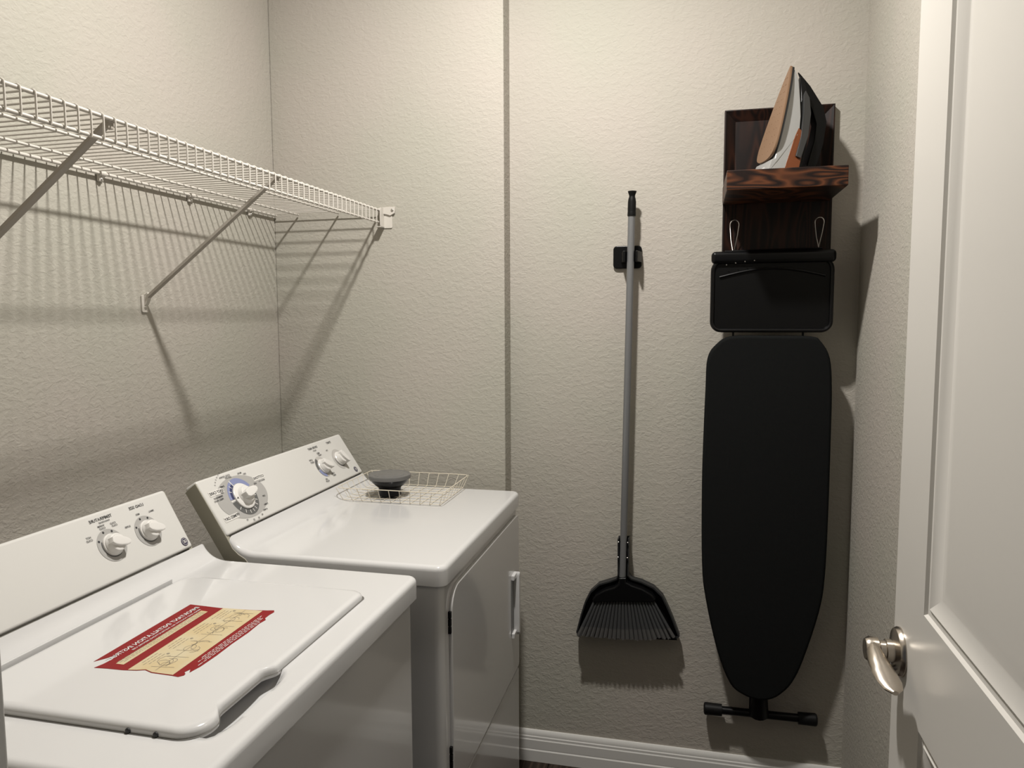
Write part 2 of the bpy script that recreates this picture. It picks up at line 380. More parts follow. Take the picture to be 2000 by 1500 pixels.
# ------------------------------------------------------------------ washer and dryer
ZT = 0.914
def top_panel(xf, xb, y0, y1, scoop=None):
    """formed sheet-metal top: flat, rounded rim, sweeps up into the console at the back"""
    zb = 0.9455; r = 0.011; R = 0.022; xs = xb+0.060
    prof = []
    for k in range(9):
        q = k/8; p0, p1, p2 = (xb, zb), (xb+0.018, ZT), (xs, ZT)
        prof.append(((1-q)**2*p0[0]+2*q*(1-q)*p1[0]+q*q*p2[0], (1-q)**2*p0[1]+2*q*(1-q)*p1[1]+q*q*p2[1]))
    nx = 60
    for k in range(1, nx+1): prof.append((xs+(xf-R-xs)*k/nx, ZT))
    for k in (0.2, 0.4, 0.5, 0.6, 0.7, 0.8, 0.87, 0.93, 0.97, 1.0): prof.append((xf-R+R*k, ZT))
    ys = [y0+R*(1-k) for k in (1.0, 0.97, 0.93, 0.87, 0.8, 0.7, 0.6, 0.5, 0.4, 0.2)]
    ny = 90
    ys += [y0+R+(y1-y0-2*R)*k/ny for k in range(ny+1)]
    ys += [y1-R+R*k for k in (0.2, 0.4, 0.5, 0.6, 0.7, 0.8, 0.87, 0.93, 0.97, 1.0)]
    W, H = len(prof), len(ys); vs = []; fs = []
    for x, z in prof:
        for y in ys:
            X, Y, Z = x, y, z
            a = max(0, (x-(xf-R))/R); c = max(0, ((y0+R)-y)/R, (y-(y1-R))/R); sg = -1 if y < (y0+y1)/2 else 1
            if a > 0 and c > 0:
                mm = max(a, c); hh = math.hypot(a, c); a2, c2 = mm*a/hh, mm*c/hh
                X = xf-R+R*a2; Y = (y0+R-R*c2) if sg < 0 else (y1-R+R*c2)
                dist = R*(1-mm)
            else: dist = R*(1-max(a, c))
            if dist < r: Z -= r-math.sqrt(max(0, r*r-(r-dist)**2))
            if scoop:
                sx, sy0, sy1, sw, sd = scoop
                u = (Y-(sy0+sy1)/2)/((sy1-sy0)/2)
                if abs(u) < 1:
                    prof_w = (1-u*u)**0.35
                    e = sx+sw*prof_w
                    if X < e:
                        q = min(1, (e-X)/0.012); Z -= sd*prof_w*(q*q*(3-2*q))*(1 if X > sx-0.07 else 0)
            vs.append((X, Y, Z))
    for i in range(W-1):
        for j in range(H-1): fs.append((i*H+j, i*H+j+1, (i+1)*H+j+1, (i+1)*H+j))
    loop = [i*H for i in range(W)]+[(W-1)*H+j for j in range(1, H)]+[i*H+H-1 for i in range(W-2, -1, -1)]
    o = len(vs)
    for idx in loop:
        X, Y, Z = vs[idx]
        x0_ = xb+0.052
        if X > x0_: zz = 0.873
        else:
            q = (x0_-X)/0.052; zz = 0.873+(Z-0.008-0.873)*min(1, (q*1.15))**0.6
        vs.append((X, Y, zz))
    for k in range(len(loop)-1): fs.append((loop[k], loop[k+1], o+k+1, o+k))
    return B().add(vs, fs)

class Face:
    """frame on a sloping console: a = along Y, b = up the slope"""
    def __init__(s, xb, xt, zb=0.948, zt=1.063):
        s.o = Vector((xb, 0, zb)); s.V = (Vector((xt, 0, zt))-s.o); s.len = s.V.length; s.V.normalize(); s.N = s.V.cross(Vector((0, 1, 0)))
        if s.N.x < 0: s.N = -s.N
    def p(s, a, b, n=0.0): return s.o+Vector((0, a, 0))+s.V*b+s.N*n

def mirror_text(b, st, size, fn, mi=0, align='CENTER', stretch=1.0):
    """lettering reversed as in the photograph (reads right to left)"""
    vs, fs = text2d(st, size, align)
    b.add([fn(-x*stretch, y) for x, y in vs], fs, mi)
def disc(b, F, ca, cb, r0, r1, t0, t1, n, mi, h, sq=1.0):
    vs = []; k0 = max(2, int(n*abs(t1-t0)/(2*math.pi)))
    for k in range(k0+1):
        t = t0+(t1-t0)*k/k0
        for r in (r0, r1): vs.append(F.p(ca+r*math.cos(t), cb+sq*r*math.sin(t), h))
    b.add(vs, [(2*k, 2*k+1, 2*k+3, 2*k+2) for k in range(k0)], mi)
def knob(name, F, ca, cb, ang, parent, skirt=0.020, body=0.0165, height=0.026, flare=None):
    o = F.p(ca, cb); b = B()
    b.lathe([(skirt, 0.0005), (skirt, 0.004), (skirt-0.002, 0.006), (body+0.001, 0.007), (body, 0.010), (body-0.002, 0.016), (body-0.005, 0.0175)], o, F.N, 36)
    k = obj(name, b, 'knob_white', parent)
    g = B(); ca_, sa_ = math.cos(ang), math.sin(ang)
    hw = body*0.52
    pts = [(-body*0.95, -hw*0.5), (-body*0.6, -hw*0.9), (0, -hw), (body*0.8, -hw*0.75), (body*1.15, -hw*0.42), (body*1.25, 0), (body*1.15, hw*0.42), (body*0.8, hw*0.75), (0, hw), (-body*0.6, hw*0.9), (-body*0.95, hw*0.5)]
    g.prism(pts, lambda a, c, h: F.p(ca+a*ca_-c*sa_, cb+a*sa_+c*ca_, h), 0.008, height, 0.003)
    obj('grip_bar', g, 'knob_white', k)
    return k
def console(parent, F, y0, y1):
    b = B(); b.box(y0, y1, 0.0, F.len, -0.034, 0.0, 0.006, 3, fn=lambda v: F.p(v.x, v.y, v.z))
    return obj('control_panel', b, 'console_white', parent)
def end_caps(parent, F, xb, y0, y1):
    for ya, yb in ((y0-0.001, y0+0.010), (y1-0.010, y1+0.001)):
        top = F.p(0, F.len-0.004, -0.002); topb = F.p(0, F.len-0.008, -0.036); botb = F.p(0, -0.04, -0.04)
        pts = [(top.x, top.z), (topb.x, topb.z), (botb.x, botb.z), (botb.x, 0.868), (xb+0.056, 0.868), (xb+0.052, 0.884), (xb+0.040, 0.900), (xb+0.024, 0.909), (xb+0.010, 0.921), (xb-0.002, 0.942)]
        obj('end_cap', B().prism(pts, lambda a, c, h: (a, h, c), ya, yb, 0.002), 'cap_beige', parent)
def logo(parent, F, a, c, r=0.0088):
    b = B(); b.lathe([(r, 0.0), (r, 0.0012), (r*0.94, 0.0016)], F.p(a, c, -0.0002), F.N, 28, 0)
    disc(b, F, a, c, r*0.78, r*0.84, 0, 2*math.pi, 28, 1, 0.0018)
    fn = lambda x, y: F.p(a+x, c+y, 0.0019)
    mirror_text(b, 'G', r*0.95, lambda x, y: fn(x+r*0.27, y), 1); mirror_text(b, 'E', r*0.95, lambda x, y: fn(x-r*0.27, y), 1)
    obj('logo_badge', b, ['logo_grey', 'print_white'], parent)
def cabinet(parent, xb, xf, y0, y1):
    b = B(); b.box(xb, xf, y0, y1, 0.012, 0.872, 0.0, vert_r=0.018)
    obj('cabinet', b, 'enamel', parent)
    for x in (xb+0.05, xf-0.05):
        for y in (y0+0.05, y1-0.05): obj('foot', B().lathe([(0.018, 0), (0.018, 0.008), (0.01, 0.013)], (x, y, 0.0), n=14), 'black_plastic', parent)

# ---- washer
WX, WY0, WY1 = -0.505, 0.648, 1.336
wt = thing('washing_machine', 'white top-loading washing machine with a torn red sticker on its lid', 'washing machine', (-0.82, (WY0+WY1)/2, 0))
cabinet(wt, -1.12, WX-0.011, WY0+0.009, WY1-0.009)
WF = Face(-0.983, -1.047)
obj('top_panel', top_panel(WX, -0.9815, WY0, WY1, (-0.556, 0.742, 0.918, 0.016, 0.026)), 'enamel', wt, ang=60)
console(wt, WF, WY0+0.028, 1.304)
end_caps(wt, WF, -0.983, WY0+0.026, 1.304)
# lid: rounded, raised, cut back along the finger grip
def lid_outline(ins=0.0):
    x0, x1, y0, y1 = -0.928+ins, -0.5585-ins, 0.731+ins, 1.207-ins
    pts = []
    def arc(cx, cy, r, a0, a1, n=8):
        for k in range(n+1):
            a = a0+(a1-a0)*k/n; pts.append((cx+r*math.cos(a), cy+r*math.sin(a)))
    arc(x0+0.012, y0+0.012, 0.012, math.pi, 1.5*math.pi, 5)
    arc(x1-0.034, y0+0.034, 0.034, 1.5*math.pi, 2*math.pi)
    g = 0.013
    for k in range(25):
        y = 0.770+ins+(0.912-0.770-1.4*ins)*k/24
        e = min(1, (k/24)/0.20, (1-k/24)/0.18); e = e*e*(3-2*e); pts.append((x1-g*e, y))
    arc(x1-0.022, y1-0.022, 0.022, 0, 0.5*math.pi, 6)
    arc(x0+0.030, y1-0.030, 0.030, 0.5*math.pi, math.pi, 6)
    return pts
def lid_mesh():
    b = B(); rings = [(0.0, ZT-0.004), (0.0, ZT+0.005), (0.0012, ZT+0.0085), (0.004, ZT+0.0110), (0.008, ZT+0.0120), (0.012, ZT+0.0122)]
    vs = []; n = None; fs = []
    for ins, z in rings:
        p = lid_outline(ins); n = len(p); vs += [(x, y, z) for x, y in p]
    for k in range(len(rings)-1):
        for q in range(n): fs.append((k*n+q, k*n+(q+1) % n, (k+1)*n+(q+1) % n, (k+1)*n+q))
    fs.append(tuple((len(rings)-1)*n+q for q in range(n))); fs.append(tuple(range(n-1, -1, -1)))
    return b.add(vs, fs)
lid = obj('lid', lid_mesh(), 'enamel', wt, ang=50)
for x in (-0.653, -0.614): obj('bumper', B().lathe([(0.0035, 0.0), (0.0035, 0.003), (0.002, 0.0042)], (x, 0.7325, ZT+0.003), (0, -1, 0), 12), 'ink_black', lid)
obj('hinge_ridge', B().box(-0.9375, -0.9318, 0.735, 1.172, ZT-0.002, ZT+0.0155, 0.0016, 2), 'enamel', wt)
obj('lid_gap_shade', B().flat([(x, y, ZT+0.0005) for x, y in lid_outline(-0.0028) if x < -0.5560]), 'seam_shade', wt, smooth=False)  # flat dark sheet, shade of the lid gap put into its colour
# control knobs and print
for nm, ca in (('temperature_knob', 1.120), ('load_knob', 1.213)):
    cb = 0.064
    bz = B(); disc(bz, WF, ca, cb, 0.0, 0.0315, 0, 2*math.pi, 48, 0, 0.0006)
    disc(bz, WF, ca, cb, 0.0205, 0.0232, math.radians(150), math.radians(300), 40, 1, 0.0009)
    for dg in (62, 103, 150): disc(bz, WF, ca+0.0275*math.cos(math.radians(dg)), cb+0.0275*math.sin(math.radians(dg)), 0, 0.0022, 0, 2*math.pi, 12, 2, 0.001)
    k = knob(nm, WF, ca, cb, math.radians(-22), wt, 0.021, 0.0185, 0.0235)
    obj('dial_print', bz, ['print_grey', 'print_dark', 'ink_black'], k, smooth=False)
lt = B()
for st, a, c, sz in (('TEMPERATURE', 1.123, 0.1165, 0.0082), ('WASH/RINSE', 1.128, 0.1095, 0.0046), ('HOT', 1.080, 0.0905, 0.0052), ('COLD', 1.0795, 0.0850, 0.0052), ('WARM', 1.1165, 0.1035, 0.0052), ('COLD', 1.117, 0.0985, 0.0052), ('COLD', 1.144, 0.1015, 0.0050), ('COLD', 1.1455, 0.0965, 0.0050),
                     ('LOAD SIZE', 1.2135, 0.1165, 0.0080), ('SUPER', 1.1715, 0.0850, 0.0052), ('MED.', 1.207, 0.1010, 0.0050), ('SMALL', 1.243, 0.0985, 0.0052)):
    mirror_text(lt, st, sz, lambda x, y, a=a, c=c: WF.p(a+x, c+y, 0.0008))
obj('lettering', lt, 'ink_grey', wt, smooth=False)['kind'] = 'stuff'
logo(wt, WF, 1.286, 0.016)
# sticker on the lid
SZ = ZT+0.0126
so = [(-0.8225, 1.076), (-0.764, 1.0735), (-0.700, 1.078), (-0.680, 1.0815), (-0.6685, 1.0845), (-0.6645, 1.078), (-0.6660, 1.066), (-0.6655, 1.052), (-0.6605, 1.046), (-0.6625, 1.030), (-0.6600, 0.995), (-0.6610, 0.955), (-0.6595, 0.915), (-0.6605, 0.880), (-0.6640, 0.8605), (-0.6690, 0.8690), (-0.6715, 0.8600), (-0.6670, 0.8560), (-0.6660, 0.8515), (-0.6710, 0.8460), (-0.6800, 0.8470), (-0.7150, 0.8480), (-0.7290, 0.8530), (-0.7400, 0.8490), (-0.7590, 0.8460), (-0.7850, 0.8450), (-0.8040, 0.8430), (-0.8000, 0.8560), (-0.7985, 0.8720), (-0.8030, 0.8860), (-0.8080, 0.8740), (-0.8120, 0.8680), (-0.8190, 0.8585)]
stk = obj('warning_sticker', B().prism(so, lambda a, c, h: (a, c, h), ZT+0.0122, SZ), 'sticker_red', wt, smooth=False)
stk['label'] = 'torn red and cream paper sticker'
pr = B(); q = SZ+0.0002
pr.flat([(-0.787, 1.056, q), (-0.7735, 1.0545, q), (-0.7700, 0.8600, q), (-0.7830, 0.8600, q)], 0)
pr.flat([(-0.7575, 1.0740, q), (-0.686, 1.0775, q), (-0.6815, 0.8490, q), (-0.7150, 0.8495, q), (-0.7290, 0.8545, q), (-0.7400, 0.8505, q), (-0.7530, 0.8480, q)], 0)
obj('cream_field', pr, 'sticker_cream', stk, smooth=False)
q2 = q+0.0002
lw = B(); mirror_text(lw, 'IMPORTANT INSTALLATION INSTRUC', 0.0118, lambda x, y: (-0.8015-y, 1.068+x, q2), 0, 'LEFT', 1.0)
mirror_text(lw, 'READ AND FOLLOW ALL INSTRUCTIONS BEFORE USE', 0.0048, lambda x, y: (-0.7915-y, 1.060+x, q2), 0, 'LEFT', 1.35)
for k, (xx, ya, yb) in enumerate(((-0.6755, 1.058, 0.905), (-0.6720, 1.050, 0.890), (-0.6685, 1.050, 0.900), (-0.6650, 1.036, 0.880))):
    y = ya
    while y > yb:
        l = random.uniform(0.004, 0.011); lw.flat([(xx-0.0006, y, q2), (xx+0.0006, y, q2), (xx+0.0006, y-l, q2), (xx-0.0006, y-l, q2)]); y -= l+0.0022
obj('lettering', lw, 'paper_white', stk, smooth=False)['kind'] = 'stuff'
dk = B()
def seg(p, r, wd=0.0007):
    p = Vector((p[0], p[1], q2)); r = Vector((r[0], r[1], q2)); d = (r-p).normalized(); n = Vector((-d.y, d.x, 0))*wd/2
    dk.flat([p+n, r+n, r-n, p-n])
for xx in (-0.7838, -0.7800, -0.7763):
    y = 1.050
    while y > 0.868:
        l = random.uniform(0.003, 0.010); seg((xx, y), (xx, y-l), 0.0011); y -= l+0.002
random.seed(21)
for cy in (1.045, 0.992, 0.935, 0.882):           # four step drawings with captions
    for k in range(3):
        xx = -0.748+0.006*k; y = cy+0.020
        while y > cy-0.012:
            l = random.uniform(0.004, 0.008); seg((xx, y), (xx, y-l), 0.001); y -= l+0.002
    cx = -0.712
    for k in range(6):
        a = random.uniform(0, 6.28); r = random.uniform(0.006, 0.012); c0 = (cx+random.uniform(-0.01, 0.01), cy+random.uniform(-0.012, 0.012))
        last = None
        for j in range(5):
            p = (c0[0]+r*math.cos(a+j*0.7), c0[1]+r*1.2*math.sin(a+j*0.7))
            if last: seg(last, p, 0.0008)
            last = p
    seg((cx-0.016, cy-0.018), (cx+0.018, cy-0.014), 0.0008); seg((cx-0.016, cy+0.014), (cx+0.018, cy+0.018), 0.0008)
    disc_p = [(cx-0.020+0.0025*math.cos(k*0.785), cy+0.022+0.0025*math.sin(k*0.785), q2) for k in range(8)]; dk.flat(disc_p)
seg((-0.7155, 1.074), (-0.7140, 0.855), 0.0008)
obj('printed_diagram', dk, 'sticker_ink', stk, smooth=False)['kind'] = 'stuff'

# ---- dryer
RX, RY0, RY1 = -0.470, 1.384, 2.068
dt = thing('clothes_dryer', 'white clothes dryer with a round timer dial, next to the far wall', 'dryer', (-0.80, (RY0+RY1)/2, 0))
cabinet(dt, -1.12, RX-0.008, RY0+0.006, RY1-0.004)
RF = Face(-0.957, -1.033)
obj('top_panel', top_panel(RX, -0.9555, RY0, RY1), 'enamel', dt, ang=60)
console(dt, RF, 1.3835, 2.066)
end_caps(dt, RF, -0.957, 1.3835, 2.066)
# front: door with handle and hinges, panel below
XD = RX-0.008
dd = B(); dd.prism(rounded(1.432, 2.056, 0.398, 0.852, (0.012, 0.012, 0.030, 0.048), 8), lambda a, c, h: (h, a, c), XD-0.002, XD+0.0075, 0.0035, seg=3)
dr = obj('door', dd, 'enamel', dt)
hx = [(1.984, 0.700), (1.990, 0.690), (1.990, 0.528), (1.984, 0.518), (1.976, 0.528), (1.976, 0.690)]
hd = B(); hd.prism([(y_+0.010, z_) for y_, z_ in hx], lambda a, c, h: (h, a, c), XD+0.006, XD+0.024, 0.002)
hdl = obj('handle', hd, 'enamel', dr)
for z in (0.692, 0.526): obj('handle_end', B().prism([(1.958, z-0.006), (1.990, z-0.008), (1.990, z+0.008), (1.958, z+0.006)], lambda a, c, h: (h, a, c), XD+0.006, XD+0.016, 0.002), 'enamel', hdl)
obj('handle_recess_shade', B().prism(rounded(1.954, 1.988, 0.526, 0.692, 0.006, 4), lambda a, c, h: (h, a, c), XD+0.0070, XD+0.0085), 'recess_shade_grey', hdl)  # flat plate, the grip hollow's shade is painted as grey
for z in (0.782, 0.488):
    for k in range(3): obj('hinge', B().box(XD-0.001, XD+0.006, 1.4255, 1.4325, z+0.0165*(k-1)-0.0072, z+0.0165*(k-1)+0.0072, 0.0008, 1), 'black_plastic', dr)
obj('toe_panel', B().prism(rounded(1.432, 2.056, 0.03, 0.392, 0.008, 3), lambda a, c, h: (h, a, c), XD-0.002, XD+0.0060, 0.002), 'enamel', dt)
# dial
da, dc = 1.500, 0.068
dl = B()
disc(dl, RF, da, dc, 0.0, 0.090, 0, 2*math.pi, 64, 0, 0.0005, 0.59)
R_ = math.radians
disc(dl, RF, da, dc, 0.034, 0.0475, R_(25), R_(112), 40, 1, 0.0008)
disc(dl, RF, da, dc, 0.040, 0.0475, R_(112), R_(178), 40, 1, 0.0008)
disc(dl, RF, da, dc, 0.026, 0.040, R_(112), R_(178), 40, 2, 0.0009)
disc(dl, RF, da, dc, 0.026, 0.0475, R_(188), R_(372), 60, 3, 0.0008)
for dg in (112, 183): disc(dl, RF, da, dc, 0.030, 0.0485, R_(dg-2), R_(dg+2), 60, 4, 0.0010)
for dg in (130, 150, 217, 240, 262, 280, 297, 315, 333, 350): disc(dl, RF, da, dc, 0.035, 0.0435, R_(dg-1.2), R_(dg+1.2), 200, 4, 0.0011)
dlo = obj('dial_plate', dl, ['print_grey', 'print_blue', 'print_navy', 'print_dark', 'print_white'], dt, smooth=False)
kb = knob('timer_knob', RF, da, dc, R_(8), dt, 0.0325, 0.0215, 0.028)
obj('pointer', B().prism([(da-0.0315, dc), (da-0.0235, dc-0.004), (da-0.0235, dc+0.004)], lambda a, c, h: RF.p(a, c, h), 0.0062, 0.0066), 'ink_black', kb, smooth=False)
for a, c, wd, hh in ((1.424, 0.0985, 0.050, 0.012), (1.589, 0.0975, 0.045, 0.012), (1.424, 0.0335, 0.050, 0.012)):
    obj('white_tab', B().box(a-wd/2, a+wd/2, c-hh/2, c+hh/2, 0.0, 0.0009, 0.0, fn=lambda v: RF.p(v.x, v.y, v.z)), 'print_white', dlo, smooth=False)
lt = B()
for st, a, c, sz in (('EASY CARE', 1.424, 0.0985, 0.0095), ('COTTONS', 1.589, 0.0975, 0.0090), ('TIMED DRY', 1.424, 0.0335, 0.0095),
                     ('PERMANENT', 1.421, 0.0860, 0.0056), ('PRESS, KNITS', 1.418, 0.0795, 0.0056), ('MORE DRY', 1.593, 0.0875, 0.0052),
                     ('COOL DOWN', 1.478, 0.1265, 0.0060), ('OFF', 1.441, 0.0925, 0.0056), ('DAMP', 1.452, 0.1060, 0.0056), ('LESS DRY', 1.487, 0.1215, 0.0056), ('MORE', 1.532, 0.1225, 0.0056), ('DRY', 1.548, 0.1170, 0.0056), ('LESS', 1.564, 0.0860, 0.0056),
                     ('OFF', 1.449, 0.0345, 0.0060), ('10', 1.468, 0.0140, 0.0060), ('20', 1.489, 0.0080, 0.0060), ('30', 1.508, 0.0075, 0.0060), ('40', 1.525, 0.0110, 0.0060), ('60 MIN', 1.545, 0.0190, 0.0056), ('70 MIN', 1.559, 0.0300, 0.0056), ('OFF', 1.568, 0.0500, 0.0060),
                     ('DRYER HEAT', 1.882, 0.1215, 0.0088), ('SELECT', 1.884, 0.1125, 0.0054), ('LOW', 1.839, 0.0905, 0.0072), ('HEAT', 1.840, 0.0830, 0.0072), ('MED', 1.893, 0.1020, 0.0070), ('HEAT', 1.896, 0.0955, 0.0070), ('HIGH', 1.905, 0.0330, 0.0070), ('HEAT', 1.906, 0.0265, 0.0070), ('AIR', 1.858, 0.0250, 0.0070), ('FLUFF', 1.858, 0.0185, 0.0070),
                     ('START', 1.976, 0.1215, 0.0090), ('ON', 1.944, 0.1010, 0.0066)):
    mirror_text(lt, st, sz, lambda x, y, a=a, c=c: RF.p(a+x, c+y, 0.0013))
for k in range(13):   # curved note round the dial
    t_ = R_(70+k*6); mirror_text(lt, random.choice('AEHNRTO'), 0.0048, lambda x, y, t_=t_: RF.p(da+(0.085+y)*math.cos(t_)+x*math.sin(t_), dc+(0.074+y*0.9)*math.sin(t_)-x*math.cos(t_)+0.001, 0.0013))
obj('lettering', lt, 'ink_black', dt, smooth=False)['kind'] = 'stuff'
for nm, ca, cb in (('heat_knob', 1.878, 0.062), ('start_knob', 1.982, 0.065)):
    bz = B(); disc(bz, RF, ca, cb, 0.0, 0.0320, 0, 2*math.pi, 48, 0, 0.0006)
    if nm == 'heat_knob':
        disc(bz, RF, ca, cb, 0.017, 0.0315, R_(115), R_(190), 40, 1, 0.0009); disc(bz, RF, ca, cb, 0.017, 0.0315, R_(193), R_(262), 40, 2, 0.0009)
    else: disc(bz, RF, ca, cb, 0.021, 0.0245, R_(165), R_(300), 40, 1, 0.0009)
    k = knob(nm, RF, ca, cb, R_(-35 if nm == 'heat_knob' else -62), dt, 0.022, 0.0195, 0.024)
    obj('dial_print', bz, ['print_ring', 'print_dark', 'print_blue'], k, smooth=False)
logo(dt, RF, 2.034, 0.017)

# ------------------------------------------------------------------ wire shelf
SY0, SY1, SZT = 0.400, 2.158, 1.7375
ws = thing('wire_shelf', 'long white ventilated wire shelf braced on the wall above the machines', 'shelf', (XL, (SY0+SY1)/2, SZT))
RAILS = (('front_rail', -0.925, SZT, 0.0032), ('lip_rail', -0.925, 1.7015, 0.0032), ('deck_rail', -1.063, SZT-0.003, 0.0028), ('deck_rail', -1.200, SZT-0.003, 0.0028), ('back_rail', -1.2775, SZT-0.003, 0.0036))
for nm, x, z, r in RAILS: obj(nm, B().tube([(x, SY0, z), (x, SY1, z)], r, 10), 'wire_white', ws)
o0 = base_of(ws)
cw = B().tube([(-1.281, 0, SZT+0.0015), (-0.931, 0, SZT+0.0035), (-0.9245, 0, SZT+0.0040), (-0.9208, 0, SZT+0.0015), (-0.9203, 0, SZT-0.004), (-0.9203, 0, 1.7035), (-0.9215, 0, 1.6985)], 0.0017, 6)
first = None; y = SY1-0.012
while y > SY0+0.01:
    if first is None:
        first = obj('cross_wire', B().add([(vx, vy+o0.y, vz) for vx, vy, vz in cw.v], cw.f), 'wire_white', ws); c = first
    else:
        c = first.copy(); COL.objects.link(c); c.parent = ws
    c.location = (0, y-o0.y, 0); y -= 0.0256
def brace(yb):
    p0 = Vector((-0.928, yb+0.008, 1.737)); p1 = Vector((-1.274, yb-0.008, 1.466)); d = (p1-p0).normalized()
    side = Vector((0, 1, 0)); nn = d.cross(side).normalized(); b = B()
    prof = [(-0.0068, -0.003), (0.0068, -0.003), (0.0068, 0.003), (0.0045, 0.004), (-0.0045, 0.004), (-0.0068, 0.003)]
    vs = [p+side*a+nn*c for p in (p0, p1) for a, c in prof]; n = 6
    b.add(vs, [(i, (i+1) % n, n+(i+1) % n, n+i) for i in range(n)]+[tuple(range(n)), tuple(range(n, 2*n))])
    # hook that grips the front rail
    b.box(-0.938, -0.9275, yb+0.0015, yb+0.0145, 1.7225, 1.7395, 0.002, 2)
    br = obj('support_brace', b, 'brace_paint', ws)
    f = B(); f.prism(rounded(yb-0.0200, yb+0.0005, 1.428, 1.470, 0.004, 3), lambda a, c, h: (h, a, c), XL+0.0006, XL+0.0045, 0.001)
    f.prism([(XL+0.003, 1.470), (XL+0.014, 1.476), (XL+0.018, 1.466), (XL+0.008, 1.446), (XL+0.003, 1.444)], lambda a, c, h: (a, h, c), yb-0.0130, yb-0.0015, 0.001)
    obj('mounting_foot', f, 'wire_white', br)
    obj('screw', B().lathe([(0.0045, 0), (0.0045, 0.002), (0.0025, 0.0035)], (XL+0.004, yb-0.0095, 1.440), (1, 0, 0), 14), 'steel', br)
brace(1.572); brace(1.062); brace(0.552)
for yc in (0.82, 1.13, 1.438, 1.746, 2.021):
    b = B(); b.tube([(XL+0.0105, yc-0.009, SZT-0.003), (XL+0.0105, yc+0.009, SZT-0.003)], 0.0062, 10)
    b.box(XL+0.0006, XL+0.009, yc-0.007, yc+0.007, 1.7170, 1.7400, 0.003, 2)
    c = obj('wall_clip', b, 'wire_white', ws); obj('screw', B().lathe([(0.0035, 0), (0.0035, 0.0015), (0.002, 0.003)], (XL+0.009, yc, 1.722), (1, 0, 0), 12), 'steel', c)
eb = B()
eb.prism(rounded(-0.9300, -0.8880, 1.6850, 1.7330, 0.004, 3), lambda a, c, h: (a, h, c), YP-0.0030, YP-0.0006, 0.0008)
eb.prism([(-0.930, 1.7300), (-0.905, 1.7260), (-0.893, 1.7220), (-0.879, 1.7290), (-0.877, 1.7385), (-0.877, 1.7480), (-0.905, 1.7480), (-0.930, 1.7460)], lambda a, c, h: (a, h, c), YP-0.0075, YP-0.0006, 0.001)
eb.prism([(YP-0.003, 1.6870), (YP-0.003, 1.7460), (YP-0.026, 1.7445), (YP-0.030, 1.7380), (YP-0.030, 1.6930), (YP-0.026, 1.6870)], lambda a, c, h: (h, a, c), -0.9165, -0.9140)
eb.box(-0.9300, -0.9140, YP-0.030, YP-0.001, 1.6860, 1.6885, 0.0005, 1)
ebo = obj('end_bracket', eb, 'wire_white', ws)
obj('screw', B().lathe([(0.0042, 0), (0.0042, 0.0015), (0.002, 0.0028)], (-0.8855, YP-0.0075, 1.7380), (0, -1, 0), 14), 'steel', ebo)

# ------------------------------------------------------------------ basket and bowl on the dryer
ZB = ZT+0.0022
BX0, BX1, BY0, BY1, BH, FLR = -0.918, -0.640, 1.850, 2.060, 0.036, 0.014
bk = thing('wire_basket', 'shallow cream wire basket lying on top of the dryer', 'basket', ((BX0+BX1)/2, (BY0+BY1)/2, ZT))
nxw, nyw = 11, 8
for k in range(nxw):
    x = BX0+(BX1-BX0)*k/(nxw-1); fx = BX0-FLR+(BX1-BX0+2*FLR)*k/(nxw-1)
    obj('wire', B().tube([(fx, BY0-FLR, ZB+BH), (x, BY0, ZB), (x, BY1, ZB), (fx, BY1+FLR, ZB+BH)], 0.00085, 6), 'wire_cream', bk)
for k in range(nyw):
    y = BY0+(BY1-BY0)*k/(nyw-1); fy = BY0-FLR+(BY1-BY0+2*FLR)*k/(nyw-1)
    obj('wire', B().tube([(BX0-FLR, fy, ZB+BH), (BX0, y, ZB+0.0010), (BX1, y, ZB+0.0010), (BX1+FLR, fy, ZB+BH)], 0.00085, 6), 'wire_cream', bk)
rim = [(a, c) for a, c in rounded(BX0-FLR, BX1+FLR, BY0-FLR, BY1+FLR, 0.018, 4)]
obj('rim', B().tube([(a, c, ZB+BH) for a, c in rim], 0.0011, 8, closed=True), 'wire_cream', bk)
bcx, bcy, bz0 = -0.812, 1.925, ZB+0.0022
bw = thing('food_bowl', 'small black footed bowl with a clear lid in the wire basket', 'bowl', (bcx, bcy, bz0))
obj('body', B().lathe([(0.030, 0), (0.032, 0.002), (0.031, 0.020), (0.033, 0.024), (0.040, 0.029), (0.050, 0.039), (0.0545, 0.049), (0.0565, 0.053), (0.0545, 0.0535), (0.051, 0.045), (0.03, 0.032)], (bcx, bcy, bz0), n=40), 'black_gloss', bw)
obj('lid', B().lathe([(0.0568, 0.0475), (0.0590, 0.0485), (0.0598, 0.0560), (0.0585, 0.0590), (0.054, 0.0600), (0.052, 0.0585), (0.045, 0.0585), (0.043, 0.0600), (0.010, 0.0605)], (bcx, bcy, bz0), n=48), 'lid_clear', bw)

# ------------------------------------------------------------------ broom, dustpan and holder
def polex(z): return -0.1670+(-0.1840+0.1670)*(1.770-z)/(1.770-0.633)
PY = 2.188
bh = thing('broom_holder', 'square black wall clip gripping the grey broom pole', 'wall clip', (-0.182, YB, 1.586))
obj('plate', B().prism(rounded(-0.2235, -0.1405, 1.5535, 1.6195, 0.011, 5), lambda a, c, h: (a, h, c), YB-0.010, YB-0.0005, 0.003, seg=3), 'black_gloss', bh)
xm = polex(1.586)
for s in (-1, 1):
    b = B(); b.prism([(xm+s*0.0125, YB-0.008), (xm+s*0.030, YB-0.008), (xm+s*0.026, YB-0.040), (xm+s*0.0205, YB-0.060), (xm+s*0.0150, YB-0.060), (xm+s*0.0125, YB-0.048)], lambda a, c, h: (a, c, h), 1.5700, 1.6010, 0.002)
    obj('jaw', b, 'black_plastic', bh)
